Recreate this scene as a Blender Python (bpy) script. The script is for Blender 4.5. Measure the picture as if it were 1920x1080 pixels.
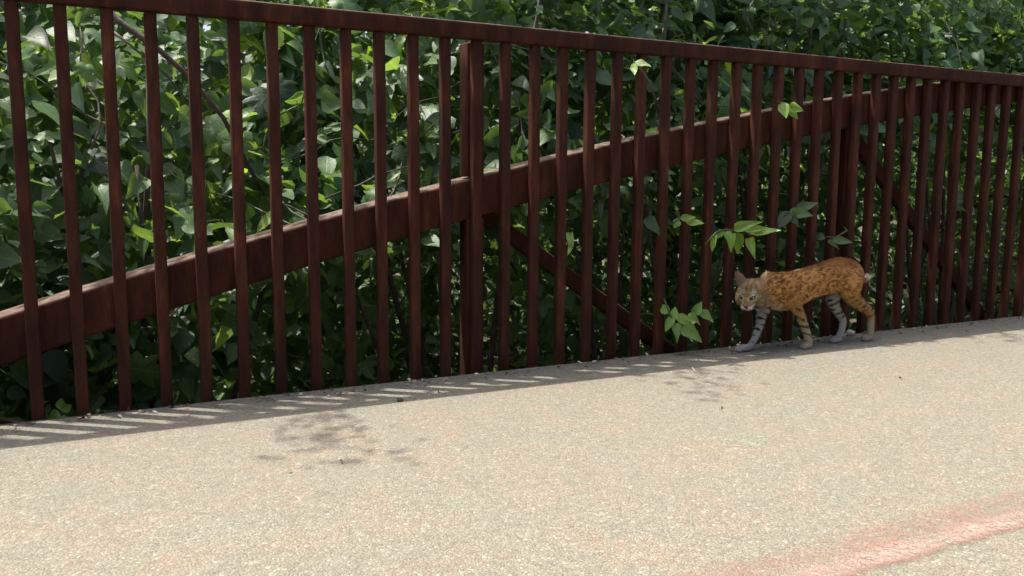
import bpy, bmesh, math, random
import numpy as np
from mathutils import Vector, Matrix, noise
for o in list(bpy.data.objects): bpy.data.objects.remove(o)
scene = bpy.context.scene
COL = scene.collection
random.seed(11)
RNG = np.random.default_rng(11)
V = Vector

# ------------------------------------------------------------------ camera
YAW, PITCH, ROLL = 0.471033, 0.126924, 0.0068736
fwd = V((math.sin(YAW)*math.cos(PITCH), math.cos(YAW)*math.cos(PITCH), -math.sin(PITCH)))
right = V((math.cos(YAW), -math.sin(YAW), 0))
up = right.cross(fwd)
cr, sr = math.cos(ROLL), math.sin(ROLL)
cam_r, cam_u = right*cr + up*sr, up*cr - right*sr
CAM = V((0.1325, -3.1053, 0.7778))
cd = bpy.data.cameras.new('camera')
cam = bpy.data.objects.new('camera', cd); COL.objects.link(cam)
cd.sensor_width = 36; cd.lens = 1614.73/1920*36; cd.clip_start = 0.02; cd.clip_end = 600
M = Matrix((cam_r, cam_u, -fwd)).transposed().to_4x4(); M.translation = CAM
cam.matrix_world = M
scene.camera = cam

# ------------------------------------------------------------------ sky, sun, exposure
SUN = V((-0.277, 0.216, 1.0)).normalized()
w = bpy.data.worlds.new('World'); scene.world = w; w.use_nodes = True
nt = w.node_tree
sky = nt.nodes.new('ShaderNodeTexSky'); sky.sky_type = 'NISHITA'; sky.sun_disc = False
sky.sun_elevation = math.asin(SUN.z); sky.sun_rotation = math.atan2(SUN.x, SUN.y)
sky.air_density = 1.0; sky.dust_density = 5.0; sky.ozone_density = 1.0
bg = nt.nodes['Background']; bg.inputs[1].default_value = 0.15
nt.links.new(sky.outputs[0], bg.inputs[0])
ld = bpy.data.lights.new('sun', 'SUN'); ld.energy = 3.9; ld.angle = math.radians(0.55); ld.color = (1.0, 0.95, 0.87)
sun = bpy.data.objects.new('sun', ld); COL.objects.link(sun)
sun.rotation_euler = SUN.to_track_quat('Z', 'Y').to_euler(); sun.location = (-3, 3, 12)
scene.view_settings.view_transform = 'Standard'; scene.view_settings.look = 'None'
scene.view_settings.gamma = 1.0; scene.view_settings.exposure = 0.85
scene.view_settings.use_curve_mapping = False
scene.render.engine = 'CYCLES'
scene.cycles.max_bounces = 5; scene.cycles.diffuse_bounces = 3; scene.cycles.transmission_bounces = 4; scene.cycles.transparent_max_bounces = 8

# ------------------------------------------------------------------ helpers
def tag(o, label=None, cat=None, group=None, kind=None):
    if label: o['label'] = label
    if cat: o['category'] = cat
    if group: o['group'] = group
    if kind: o['kind'] = kind
    return o
def link(name, me, mat=None, parent=None, smooth=True):
    o = bpy.data.objects.new(name, me); COL.objects.link(o)
    if mat and len(me.materials) == 0: me.materials.append(mat)
    if smooth and len(me.polygons): me.polygons.foreach_set('use_smooth', [True]*len(me.polygons))
    if parent: o.parent = parent
    return o
def empty(name, loc=(0,0,0)):
    o = bpy.data.objects.new(name, None); COL.objects.link(o); o.location = loc; o.empty_display_size = .1
    return o
def mesh_pd(name, vs, fs):
    me = bpy.data.meshes.new(name); me.from_pydata([tuple(v) for v in vs], [], fs); me.update(); return me
class MB:
    def __init__(s): s.v = []; s.f = []
    def box(s, a, b):
        n = len(s.v); (x0,y0,z0),(x1,y1,z1) = a, b
        s.v += [(x0,y0,z0),(x1,y0,z0),(x1,y1,z0),(x0,y1,z0),(x0,y0,z1),(x1,y0,z1),(x1,y1,z1),(x0,y1,z1)]
        s.f += [tuple(n+i for i in q) for q in ((0,3,2,1),(4,5,6,7),(0,1,5,4),(1,2,6,5),(2,3,7,6),(3,0,4,7))]
    def tube(s, pts, rads, k=6, cap=True):
        pts = [V(p) for p in pts]; n0 = len(s.v); ref = V((0.31,0.73,0.61))
        for i, p in enumerate(pts):
            t = (pts[min(i+1,len(pts)-1)] - pts[max(i-1,0)]).normalized()
            a = t.cross(ref).normalized(); b = t.cross(a)
            for j in range(k):
                an = 2*math.pi*j/k; s.v.append(tuple(p + (a*math.cos(an)+b*math.sin(an))*rads[i]))
        for i in range(len(pts)-1):
            for j in range(k):
                q = (j+1) % k; s.f.append((n0+i*k+j, n0+i*k+q, n0+(i+1)*k+q, n0+(i+1)*k+j))
        if cap:
            s.f.append(tuple(n0+j for j in range(k))[::-1]); e = n0+(len(pts)-1)*k; s.f.append(tuple(e+j for j in range(k)))
    def ellipsoid(s, c, ax, r, nu=12, nv=8):
        n0 = len(s.v); c = V(c); ax = [V(a) for a in ax]
        s.v.append(tuple(c - ax[2]*r[2]))
        for i in range(1, nv):
            ph = -math.pi/2 + math.pi*i/nv
            for j in range(nu):
                th = 2*math.pi*j/nu
                s.v.append(tuple(c + ax[0]*r[0]*math.cos(ph)*math.cos(th) + ax[1]*r[1]*math.cos(ph)*math.sin(th) + ax[2]*r[2]*math.sin(ph)))
        s.v.append(tuple(c + ax[2]*r[2])); top = len(s.v)-1
        for j in range(nu):
            q = (j+1) % nu
            s.f.append((n0, n0+1+q, n0+1+j)); s.f.append((top, top-nu+j, top-nu+q))
            for i in range(nv-2):
                a = n0+1+i*nu; s.f.append((a+j, a+q, a+nu+q, a+nu+j))
    def mesh(s, name): return mesh_pd(name, s.v, s.f)
def bevel(me, w, seg=2):
    bm = bmesh.new(); bm.from_mesh(me)
    bmesh.ops.bevel(bm, geom=bm.edges[:], offset=w, segments=seg, profile=.5, affect='EDGES', clamp_overlap=True)
    bm.to_mesh(me); bm.free(); return me

class NT:
    def __init__(s, name):
        s.m = bpy.data.materials.new(name); s.m.use_nodes = True; s.t = s.m.node_tree
        s.b = s.t.nodes['Principled BSDF']; s.out = s.t.nodes['Material Output']
    def n(s, typ, ins=None, **kw):
        nd = s.t.nodes.new(typ)
        for k, v in kw.items(): setattr(nd, k, v)
        for k, v in (ins or {}).items():
            if hasattr(v, 'is_linked'): s.t.links.new(v, nd.inputs[k])
            else: nd.inputs[k].default_value = v
        return nd
    def l(s, a, b): s.t.links.new(a, b)
    def math(s, op, a, b=0.0, clamp=False): return s.n('ShaderNodeMath', {0:a, 1:b}, operation=op, use_clamp=clamp).outputs[0]
    def mix(s, fac, a, b, mode='MIX'):
        nd = s.n('ShaderNodeMix', data_type='RGBA', blend_type=mode)
        for i, v in ((0, fac), (6, a), (7, b)):
            if hasattr(v, 'is_linked'): s.l(v, nd.inputs[i])
            else: nd.inputs[i].default_value = v if i == 0 or len(v) == 4 else (*v, 1)
        return nd.outputs[2]
    def ramp(s, fac, stops):
        nd = s.n('ShaderNodeValToRGB'); e = nd.color_ramp.elements
        while len(e) < len(stops): e.new(.5)
        for i, (p, c) in enumerate(stops): e[i].position = p; e[i].color = (*c, 1) if len(c) == 3 else c
        s.l(fac, nd.inputs[0]); return nd.outputs[0]
    def noise(s, vec, scale, detail=4, rough=.55):
        return s.n('ShaderNodeTexNoise', {'Vector': vec, 'Scale': scale, 'Detail': detail, 'Roughness': rough}).outputs[0]
    def pos(s): return s.n('ShaderNodeNewGeometry').outputs['Position']

# ------------------------------------------------------------------ materials
def mat_aggregate(paint=False):
    N = NT('pink_spray_paint_on_aggregate' if paint else 'exposed_aggregate_concrete'); P = N.pos()
    big = N.noise(P, 1.6, 5, .6); mid = N.noise(P, 6.5, 4); fine = N.noise(P, 38, 4, .7)
    warp = N.n('ShaderNodeVectorMath', {0: P, 1: (0,0,0)}, operation='ADD').outputs[0]
    v1 = N.n('ShaderNodeTexVoronoi', {'Vector': warp, 'Scale': 112.0, 'Randomness': 1.0}, feature='F1')
    v2 = N.n('ShaderNodeTexVoronoi', {'Vector': warp, 'Scale': 210.0}, feature='F1')
    ve = N.n('ShaderNodeTexVoronoi', {'Vector': warp, 'Scale': 112.0}, feature='DISTANCE_TO_EDGE')
    sep = N.n('ShaderNodeSeparateColor', {0: v1.outputs['Color']})
    sep2 = N.n('ShaderNodeSeparateColor', {0: v2.outputs['Color']})
    base = N.ramp(big, [(.30, (0.225,0.219,0.173)), (.5, (0.244,0.227,0.176)), (.68, (0.258,0.226,0.173))])
    blot = N.ramp(mid, [(.40, (0.225,0.227,0.187)), (.62, (0.277,0.230,0.177))])
    base = N.mix(.60, base, blot)
    peb = N.ramp(sep.outputs[0], [(0, (0.130,0.122,0.097)), (.18, (0.202,0.192,0.151)), (.55, (0.251,0.235,0.182)), (.85, (0.287,0.271,0.214)), (.97, (0.404,0.396,0.333))])
    col = N.mix(.50, base, peb)
    pk = N.noise(N.n('ShaderNodeVectorMath', {0: P, 1: (7.3, 2.1, 0)}, operation='ADD').outputs[0], 4.2, 5, .7)
    base = N.mix(.85, base, N.ramp(pk, [(.38, (.985,1.0,.965)), (.5, (1.02,1,.98)), (.62, (1.13,.99,.94))]), 'MULTIPLY')
    col = N.mix(.42, base, peb)
    gr = N.ramp(sep2.outputs[1], [(0, (.62,.60,.56)), (.35, (.95,.95,.95)), (1, (1.18,1.16,1.12))])
    col = N.mix(.6, col, gr, 'MULTIPLY')
    edge = N.ramp(ve.outputs[0], [(0, (.62,.60,.56)), (.12, (1,1,1))])
    col = N.mix(.8, col, edge, 'MULTIPLY')
    # grey-green weathering with its own outline and dirty strip by the railing
    st = N.ramp(N.noise(P, 2.7, 5, .65), [(.53, (0,0,0)), (.70, (1,1,1))])
    col = N.mix(N.math('MULTIPLY', st, .42), col, (.205,.192,.150))
    sy = N.n('ShaderNodeSeparateXYZ', {0: P})
    d = N.math('ADD', sy.outputs[1], N.math('MULTIPLY', N.math('SUBTRACT', big, .5), .30))
    dirt = N.n('ShaderNodeMapRange', {0: d, 1: -.40, 2: -.06, 3: 0., 4: .55}).outputs[0]
    dirt = N.math('MULTIPLY', dirt, N.ramp(fine, [(.3, (.55,)*3), (.7, (1,)*3)]))
    col = N.mix(dirt, col, (.150,.140,.116))
    if paint:
        y = N.math('ADD', sy.outputs[1], N.math('MULTIPLY', N.math('SUBTRACT', N.noise(P, 9, 4), .5), .022))
        prof = N.n('ShaderNodeMapRange', {0: y, 1: -2.0, 2: -1.78, 3: 0., 4: 1.}).outputs[0]
        cov = N.ramp(prof, [(.0,(0,0,0)), (.10,(0,)*3), (.10,(.0,)*3), (.16,(.70,)*3), (.36,(.85,)*3), (.46,(.60,)*3), (.66,(.52,)*3), (.80,(.34,)*3), (.92,(0,0,0))])
        br = N.math('MULTIPLY', N.ramp(N.noise(P, 26, 5, .7), [(.32, (.30,)*3), (.62, (1,)*3)]), N.ramp(sep.outputs[2], [(.15, (.45,)*3), (.5, (1,)*3)]))
        br2 = N.ramp(N.noise(P, 5.0, 4, .65), [(.36, (.42,)*3), (.58, (1,)*3)])
        a = N.math('MULTIPLY', N.math('MULTIPLY', cov, br), br2, True)
        core = N.ramp(prof, [(.12, (.36,.150,.115)), (.17, (.42,.195,.155)), (.22, (.60,.37,.32)), (.38, (.58,.36,.305)), (.5, (.44,.235,.182)), (1, (.42,.235,.180))])
        col = N.mix(.30, core, N.mix(.8, core, gr, 'MULTIPLY'))
        col = N.mix(.5, col, N.mix(1, col, edge, 'MULTIPLY'))
        tr = N.n('ShaderNodeBsdfTransparent'); mx = N.n('ShaderNodeMixShader', {0: a, 1: tr.outputs[0], 2: N.b.outputs[0]})
        N.l(mx.outputs[0], N.out.inputs[0])
    N.l(col, N.b.inputs['Base Color']); N.b.inputs['Roughness'].default_value = .85
    h = N.math('ADD', N.math('MULTIPLY', ve.outputs[0], 2.2), N.math('ADD', N.math('MULTIPLY', sep.outputs[0], .35), N.math('MULTIPLY', v2.outputs[0], .5)))
    bp = N.n('ShaderNodeBump', {'Height': h, 'Strength': .6, 'Distance': .005})
    N.l(bp.outputs[0], N.b.inputs['Normal'])
    return N.m
def mat_steel():
    N = NT('weathering_steel'); P = N.pos()
    oi = N.n('ShaderNodeObjectInfo').outputs['Random']
    mp = N.n('ShaderNodeMapping', {'Vector': P, 'Scale': (1, 1, .22)}).outputs[0]
    a = N.noise(mp, 22, 6, .65); b = N.noise(P, 160, 4, .7); c = N.noise(P, 4, 3)
    col = N.ramp(a, [(.25, (0.0208,0.0091,0.0059)), (.45, (0.0521,0.0166,0.0097)), (.60, (0.0811,0.0266,0.0141)), (.78, (0.1561,0.0583,0.0292))])
    col = N.mix(.5, col, N.ramp(b, [(.3, (.55,.5,.5)), (.7, (1.25,1.2,1.15))]), 'MULTIPLY')
    col = N.mix(N.ramp(c, [(.45, (0,)*3), (.75, (.5,)*3)]), col, (.027,.0135,.0095))
    col = N.mix(.5, col, N.ramp(oi, [(0, (.78,.76,.76)), (1, (1.2,1.15,1.12))]), 'MULTIPLY')
    # pale lit look put into the colour of faces that look up
    nz = N.n('ShaderNodeSeparateXYZ', {0: N.n('ShaderNodeNewGeometry').outputs['Normal']}).outputs[2]
    toplit = N.math('MULTIPLY', N.n('ShaderNodeMapRange', {0: nz, 1: .45, 2: .9, 3: 0., 4: .8}).outputs[0], N.ramp(N.noise(P, 30, 4), [(.3, (.3,)*3), (.65, (1,)*3)]))
    col = N.mix(toplit, col, (.24,.19,.155))
    N.l(col, N.b.inputs['Base Color'])
    N.l(N.ramp(b, [(.3, (.68,)*3), (.7, (.9,)*3)]), N.b.inputs['Roughness'])
    N.b.inputs['Specular IOR Level'].default_value = .16
    N.l(N.n('ShaderNodeBump', {'Height': N.math('ADD', a, N.math('MULTIPLY', b, .6)), 'Strength': .35, 'Distance': .002}).outputs[0], N.b.inputs['Normal'])
    return N.m
def mat_leaf(name, single, stops, trans=.32, rough=.36):
    N = NT(name)
    if single: t = N.math('MULTIPLY', N.n('ShaderNodeObjectInfo').outputs['Random'], .90)
    else: t = N.n('ShaderNodeAttribute', attribute_name='tint').outputs['Fac']
    uv = N.n('ShaderNodeUVMap').outputs[0]; s = N.n('ShaderNodeSeparateXYZ', {0: uv})
    ax = N.math('ABSOLUTE', N.math('SUBTRACT', s.outputs[0], .5))
    mid = N.n('ShaderNodeMapRange', {0: ax, 1: .012, 2: .035, 3: 1., 4: 0.}).outputs[0]
    vv = N.math('FRACT', N.math('MULTIPLY', N.math('SUBTRACT', s.outputs[1], N.math('MULTIPLY', ax, .9)), 7.0))
    vein = N.n('ShaderNodeMapRange', {0: N.math('ABSOLUTE', N.math('SUBTRACT', vv, .5)), 1: .0, 2: .12, 3: .55, 4: 0.}).outputs[0]
    vm = N.math('MAXIMUM', mid, vein)
    col = N.ramp(t, stops)
    oc = N.n('ShaderNodeTexCoord').outputs['Object']
    no = N.noise(oc, 14, 4)
    col = N.mix(.6, col, N.ramp(no, [(.3, (.7,.72,.7)), (.7, (1.25,1.2,1.1))]), 'MULTIPLY')
    col = N.mix(N.math('MULTIPLY', vm, .45), col, N.mix(1, col, (1.9,1.8,1.9,1), 'MULTIPLY'))
    N.l(col, N.b.inputs['Base Color']); N.b.inputs['Roughness'].default_value = rough
    N.b.inputs['Specular IOR Level'].default_value = .70
    N.l(N.n('ShaderNodeBump', {'Height': N.math('SUBTRACT', no, N.math('MULTIPLY', vm, .4)), 'Strength': .35, 'Distance': .004}).outputs[0], N.b.inputs['Normal'])
    tl = N.n('ShaderNodeBsdfTranslucent', {0: N.mix(1, col, (2.3,2.1,.8,1), 'MULTIPLY')})
    mx = N.n('ShaderNodeMixShader', {0: trans, 1: N.b.outputs[0], 2: tl.outputs[0]})
    N.l(mx.outputs[0], N.out.inputs[0]); return N.m
GREEN = [(0, (.026,.058,.018)), (.30, (.062,.126,.054)), (.62, (.098,.182,.074)), (.86, (.130,.225,.080)), (.96, (.175,.28,.060)), (1, (.22,.33,.050))]
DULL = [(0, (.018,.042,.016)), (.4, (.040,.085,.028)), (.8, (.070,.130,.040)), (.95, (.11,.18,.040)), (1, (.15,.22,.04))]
SUNLIT = [(0, (.13,.26,.04)), (.5, (.20,.36,.06)), (1, (.26,.43,.08))]  # sunlight put into the colour: brighter yellow-green for the sprig leaves
M_LEAF1 = mat_leaf('leaf_blade', True, GREEN, .42, .48); M_LEAFN = mat_leaf('leaf_blades_massed', False, GREEN, .42, .48)
M_DULLN = mat_leaf('far_foliage', False, DULL, .28, .42); M_SUNLIT = mat_leaf('sunlit_leaf', True, SUNLIT, .40, .34)
def mat_plain(name, c1, c2, scale, rough=.85, bump=.5):
    N = NT(name); P = N.pos(); a = N.noise(P, scale, 6, .65)
    N.l(N.ramp(a, [(.3, c1), (.7, c2)]), N.b.inputs['Base Color']); N.b.inputs['Roughness'].default_value = rough
    N.l(N.n('ShaderNodeBump', {'Height': a, 'Strength': bump, 'Distance': .01}).outputs[0], N.b.inputs['Normal']); return N.m
M_BARK = mat_plain('bark', (.045,.034,.026), (.13,.10,.075), 30)
M_STEM = mat_plain('green_stem', (.05,.07,.025), (.10,.10,.045), 40, .6, .2)
M_SOIL = mat_plain('soil_and_litter', (.035,.028,.018), (.11,.085,.05), 7)
M_DECK = mat_aggregate(); M_PAINT = mat_aggregate(True); M_STEEL = mat_steel()
M_BIT = mat_plain('pale_litter', (.42,.40,.33), (.62,.60,.52), 120, .8, .2)
M_DARKBIT = mat_plain('dark_litter', (.05,.04,.03), (.12,.09,.06), 120, .8, .2)
M_DRY = mat_plain('dry_leaf', (.20,.13,.06), (.34,.25,.14), 60, .7, .3)
# ------------------------------------------------------------------ ground and deck
b = MB(); n = 40
vs = []; fs = []
for j in range(n+1):
    for i in range(n+1):
        x = ((i/n*2-1)**3)*190 + 3; y = ((j/n*2-1)**3)*190
        vs.append((x, y, -2.05 + .35*noise.noise(V((x*.13, y*.13, 4))) + .05*max(0, abs(y)-8)**.8))
for j in range(n):
    for i in range(n): a = j*(n+1)+i; fs.append((a, a+1, a+n+2, a+n+1))
tag(link('ground', mesh_pd('ground', vs, fs), M_SOIL), kind='structure')
# cast deck, its edge wandering over the steel toe angle
xs = np.linspace(-9, 17, 261); vs = []; fs = []
for x in xs:
    e = -.026 - .026*max(0., min(1., (0.55-x)/.6)) + .006*noise.noise(V((x*5, 0, 0))) + .003*noise.noise(V((x*21, 3, 0)))
    for (y, z) in ((-3.9, -.24), (-3.9, 0), (-.9, 0), (e-.004, 0), (e, -.004), (e+.001, -.24)): vs.append((x, y, z))
for i in range(len(xs)-1):
    for k in range(6):
        q = (k+1) % 6; fs.append((i*6+k, (i+1)*6+k, (i+1)*6+q, i*6+q))
fs.append(tuple(range(6))); fs.append(tuple((len(xs)-1)*6+k for k in range(6))[::-1])
tag(link('bridge_deck', mesh_pd('bridge_deck', vs, fs), M_DECK, smooth=False), kind='structure')
me = mesh_pd('painted_line', [(-8,-2.0,.003),(16,-2.0,.003),(16,-1.78,.003),(-8,-1.78,.003)], [(0,1,2,3)])
tag(link('painted_line', me, M_PAINT), 'faded pink spray painted line across the near corner of the concrete deck', 'paint mark')

# ------------------------------------------------------------------ railing on the truss
D = 0.129265
rail = empty('bridge_railing', (0, 0, 0))
tag(rail, 'rusty brown steel bridge railing with square balusters and rising arch beam', 'railing')
X0, X1 = -3.2, 10.0
m = MB(); m.box((X0, -.031, 1.304), (X1, .026, 1.366)); link('top_rail', bevel(m.mesh('top_rail'), .008, 3), M_STEEL, rail)
m = MB(); m.box((-.019, -.019, -.26), (.019, .019, 1.303)); bal = bevel(m.mesh('baluster'), .006, 3)
i0, i1 = int(X0/D)+1, int(X1/D)
for i in range(i0, i1):
    o = link('baluster', bal, M_STEEL, rail); o.location = (i*D + random.gauss(0, .0012), 0, 0)
    o.rotation_euler = (random.gauss(0, .0012), random.gauss(0, .0016), random.choice((0, math.pi/2, math.pi)))
def arch_top(x): return -.0183*x*x + .298*x + .3602
def arch_bot(x): return arch_top(x) - .160
xs = np.linspace(-3.0, 10.0, 66); v = []; f = []
prof = []
y0, y1, r = .0215, .172, .014
for k, (cy, cz, a0) in enumerate(((y0+r, -r, 180), (y1-r, -r, 90), (y1-r, -.160+r, 0), (y0+r, -.160+r, -90))):
    for s in range(4):
        a = math.radians(a0 - 30*s); prof.append((cy + r*math.cos(a), cz + r*math.sin(a)))
for x in xs:
    for (yy, zz) in prof: v.append((x, yy, arch_top(x) + zz))
K = len(prof)
for i in range(len(xs)-1):
    for k in range(K): q = (k+1) % K; f.append((i*K+k, i*K+q, (i+1)*K+q, (i+1)*K+k))
f.append(tuple(range(K))[::-1]); f.append(tuple((len(xs)-1)*K+k for k in range(K)))
link('arch_beam', mesh_pd('arch_beam', v, f), M_STEEL, rail)
PX = [1.561 + 2.079*k for k in range(-2, 5)]
for x in PX:
    for (z0, z1) in ((max(arch_top(x)+.001, -.24), 1.3), (-.70, arch_bot(x)-.004)):
        if z1 - z0 < .12: continue
        m = MB(); m.box((x-.038, .024, z0), (x+.038, .100, z1)); link('post', bevel(m.mesh('post'), .007, 2), M_STEEL, rail)
for k in range(len(PX)-1):     # diagonal braces fall to the lower chord
    A = V((PX[k]+.02, .138, arch_bot(PX[k])+.05)); B = V((PX[k+1]-.03, .138, -.70))
    if A.z < -.3: continue
    d = (B-A); L = d.length; m = MB(); m.box((0, -.022, -.034), (L, .022, .034))
    o = link('diagonal_brace', bevel(m.mesh('diagonal_brace'), .008, 2), M_STEEL, rail); o.location = A
    o.rotation_euler = (0, math.atan2(-d.z, d.x), 0)
m = MB(); m.box((X0, .0235, -.85), (X1, .173, -.70)); link('lower_chord', bevel(m.mesh('lower_chord'), .01, 2), M_STEEL, rail)
m = MB(); m.box((X0, -.058, -.30), (X1, -.0205, -.0035)); link('toe_angle', bevel(m.mesh('toe_angle'), .003, 1), M_STEEL, rail)
# ------------------------------------------------------------------ leaves
def leaf_ovate(st=7, fold=.20, droop=.22, wave=.03, sharp=1.0):
    t = np.linspace(0, 1, st); vs = []; uv = []; fs = []
    for i, a in enumerate(t):
        wd = .5*(math.sin(math.pi*min(1, a**.72))**.85)*(1-.25*a*sharp) if 0 < a < 1 else 0
        z0 = -droop*a*a + .06*a
        for sgn in ((-1, 0, 1) if wd > 0 else (0,)):
            vs.append((sgn*wd, a, z0 + fold*wd*abs(sgn) + wave*math.sin(9*a+sgn)*abs(sgn))); uv.append((.5+sgn*wd, a))
    for i in range(1, st-2):
        a = 1+(i-1)*3; fs += [(a, a+1, a+4, a+3), (a+1, a+2, a+5, a+4)]
    e = len(vs)-1; fs += [(0, 2, 1), (0, 3, 2), (e, e-3, e-2), (e, e-2, e-1)]
    return np.array(vs), fs, np.array(uv)
def leaf_lobed(droop=.18, fold=.10):
    pts = [(0,0),(.10,-.10),(.30,-.12),(.40,.02),(.54,.16),(.44,.26),(.34,.32),(.50,.48),(.56,.66),(.40,.64),(.24,.60),(.22,.76),(.10,.92),(0,1.0)]
    pts = pts + [(-x, y) for x, y in pts[-2:0:-1]]
    c = (0, .30); vs = [(c[0], c[1], .03)]; uv = [(.5, .3)]; n = len(pts)
    for (x, y) in pts:
        xm, ym = c[0]+(x-c[0])*.55, c[1]+(y-c[1])*.55
        vs.append((xm*1.0, ym, .04 + fold*abs(xm) - droop*.3*ym*ym)); uv.append((.5+xm, ym))
    for k, (x, y) in enumerate(pts):
        vs.append((x, y, fold*abs(x)*.5 - droop*(y-.3)**2 - .12*x*x + .02*math.sin(k*2.3))); uv.append((.5+x, y))
    fs = []
    for k in range(n):
        q = (k+1) % n; fs.append((0, 1+q, 1+k)); fs.append((1+k, 1+q, 1+n+q, 1+n+k))
    return np.array(vs), fs, np.array(uv)
def leaf_cheap():
    vs = np.array([(0,0,0),(-.3,.38,.07),(0,.42,-.02),(.3,.38,.07),(-.2,.72,.0),(.2,.72,.0),(0,1,-.18)])
    fs = [(0,2,1),(0,3,2),(1,2,6,4),(2,3,5,6)]
    return vs, fs, np.stack([.5+vs[:,0], vs[:,1]], -1)
T_OV = [leaf_ovate(), leaf_ovate(7, .34, .40, .05), leaf_ovate(7, .08, .12, .04, .4), leaf_ovate(7, .45, .55, .06, 1.2), leaf_ovate(7, .15, -.12, .05, .8)]
T_LO = [leaf_lobed(), leaf_lobed(.45, .22)]
T_CH = leaf_cheap()
def leaf_mesh(tpl, name, mat):
    vs, fs, uv = tpl; me = mesh_pd(name, vs, fs); lay = me.uv_layers.new(name='UVMap')
    li = np.zeros(len(me.loops), dtype=np.int32); me.loops.foreach_get('vertex_index', li)
    lay.data.foreach_set('uv', uv[li].astype(np.float32).ravel()); me.materials.append(mat)
    me.polygons.foreach_set('use_smooth', [True]*len(me.polygons)); return me
ME_LEAF = {('o', i): leaf_mesh(t, 'leaf', M_LEAF1) for i, t in enumerate(T_OV)}
ME_LEAF.update({('l', i): leaf_mesh(t, 'leaf', M_LEAF1) for i, t in enumerate(T_LO)})
ME_SUNLIT = [leaf_mesh(t, 'sunlit_leaf', M_SUNLIT) for t in T_OV]
TPL = {('o', i): t for i, t in enumerate(T_OV)}; TPL.update({('l', i): t for i, t in enumerate(T_LO)}); TPL[('c', 0)] = T_CH
def frame(nrm, tip):
    nrm = nrm/np.linalg.norm(nrm); y = tip - nrm*(tip@nrm); L = np.linalg.norm(y)
    if L < 1e-3: y = np.cross(nrm, [1, .2, .1]); L = np.linalg.norm(y)
    y = y/L; return np.stack([np.cross(y, nrm), y, nrm], 1)
def massed(name, leaves, mat, parent):
    """leaves: (type, pos, R(3x3), length, width, tint) joined into one mesh"""
    VS, UV, TI, LV, LT = [], [], [], [], []; nv = 0
    by = {}
    for lf in leaves: by.setdefault(lf[0], []).append(lf)
    for ty, L in by.items():
        vs, fs, uv = TPL[ty]; k = len(vs)
        R = np.stack([l[2] for l in L]); P = np.stack([l[1] for l in L]); S = np.array([(l[4], l[3], l[3]) for l in L])
        X = np.einsum('nij,nkj->nki', R, vs[None]*S[:, None, :]) + P[:, None, :]
        VS.append(X.reshape(-1, 3)); TI.append(np.repeat([l[5] for l in L], k))
        fl = np.array([len(q) for q in fs]); idx = np.concatenate([np.array(q) for q in fs])
        off = (np.arange(len(L))*k + nv)[:, None]
        LV.append((idx[None]+off).ravel()); LT.append(np.tile(fl, len(L))); UV.append(np.tile(uv[idx], (len(L), 1)))
        nv += k*len(L)
    VS = np.concatenate(VS); LV = np.concatenate(LV); LT = np.concatenate(LT); UV = np.concatenate(UV); TI = np.concatenate(TI)
    me = bpy.data.meshes.new(name); me.vertices.add(len(VS)); me.vertices.foreach_set('co', VS.astype(np.float32).ravel())
    me.loops.add(len(LV)); me.loops.foreach_set('vertex_index', LV.astype(np.int32))
    me.polygons.add(len(LT)); ls = np.concatenate([[0], np.cumsum(LT)[:-1]])
    me.polygons.foreach_set('loop_start', ls.astype(np.int32)); me.polygons.foreach_set('loop_total', LT.astype(np.int32))
    lay = me.uv_layers.new(name='UVMap'); lay.data.foreach_set('uv', UV.astype(np.float32).ravel())
    at = me.attributes.new('tint', 'FLOAT', 'POINT'); at.data.foreach_set('value', TI.astype(np.float32))
    me.polygons.foreach_set('use_smooth', np.ones(len(LT), dtype=bool)); me.update(calc_edges=True); me.materials.append(mat)
    return tag(link(name, me, None, parent, smooth=False), kind='stuff')
def project(p):
    v = V(p) - CAM; z = v.dot(fwd)
    if z < .1: return None
    return 960 + 1614.73*v.dot(cam_r)/z, 540 - 1614.73*v.dot(cam_u)/z, z
def nz(x, y, z=0.): return noise.noise(V((x, y, z)))
def clump(center, out, count, spread, size, lobed, rng, tint0, up=.72):
    L = []
    base_n = np.array([0, 0, up]) + out*.75 + rng.normal(0, .22, 3)
    for _ in range(count):
        p = center + rng.normal(0, 1, 3)*spread*(size/.11)*np.array([1, .7, .8])
        nrm = base_n + rng.normal(0, .55, 3)
        tip = np.array([rng.normal(0, .9), 0, -.55]) + out*.5 + rng.normal(0, .35, 3)
        R = frame(nrm, tip); s = size*rng.choice((.5, .62, .75, .9, 1.05, 1.15))*rng.uniform(.92, 1.08)
        if rng.random() < lobed: ty, wd = ('l', int(rng.integers(2))), s*rng.uniform(.86, 1.02); s *= 1.08
        else: ty, wd = ('o', int(rng.integers(5))), s*rng.uniform(.46, .84)
        L.append((ty, p, R, s, wd, float(np.clip(tint0 + rng.normal(0, .16) + (.35 if rng.random() < .07 else 0), 0, 1))))
    return L
def hollow(x, z):      # dark open space under the boughs, below the arch beam
    if x < .45: return 0.
    t = max(0., min(1., (x-.45)/.5)); lim = min(.42 + .20*(x-.75), 1.16) + .10*nz(x*2.7, 1.3)
    return t*max(0., min(1., (lim-z)/.18))
def yfront(x, z, seed):
    lo = max(0., min(1., (.62-z)/.8)); hz = hollow(x, z); back = .30 + .45*max(0., min(1., (2.4-x)/.8))
    return .36 + .26*nz(x*1.15, z*1.15, seed) + .15*nz(x*3.1, z*3.1, seed+9) + .16*lo + .45*hz + back*max(0, z-.55)
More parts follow.
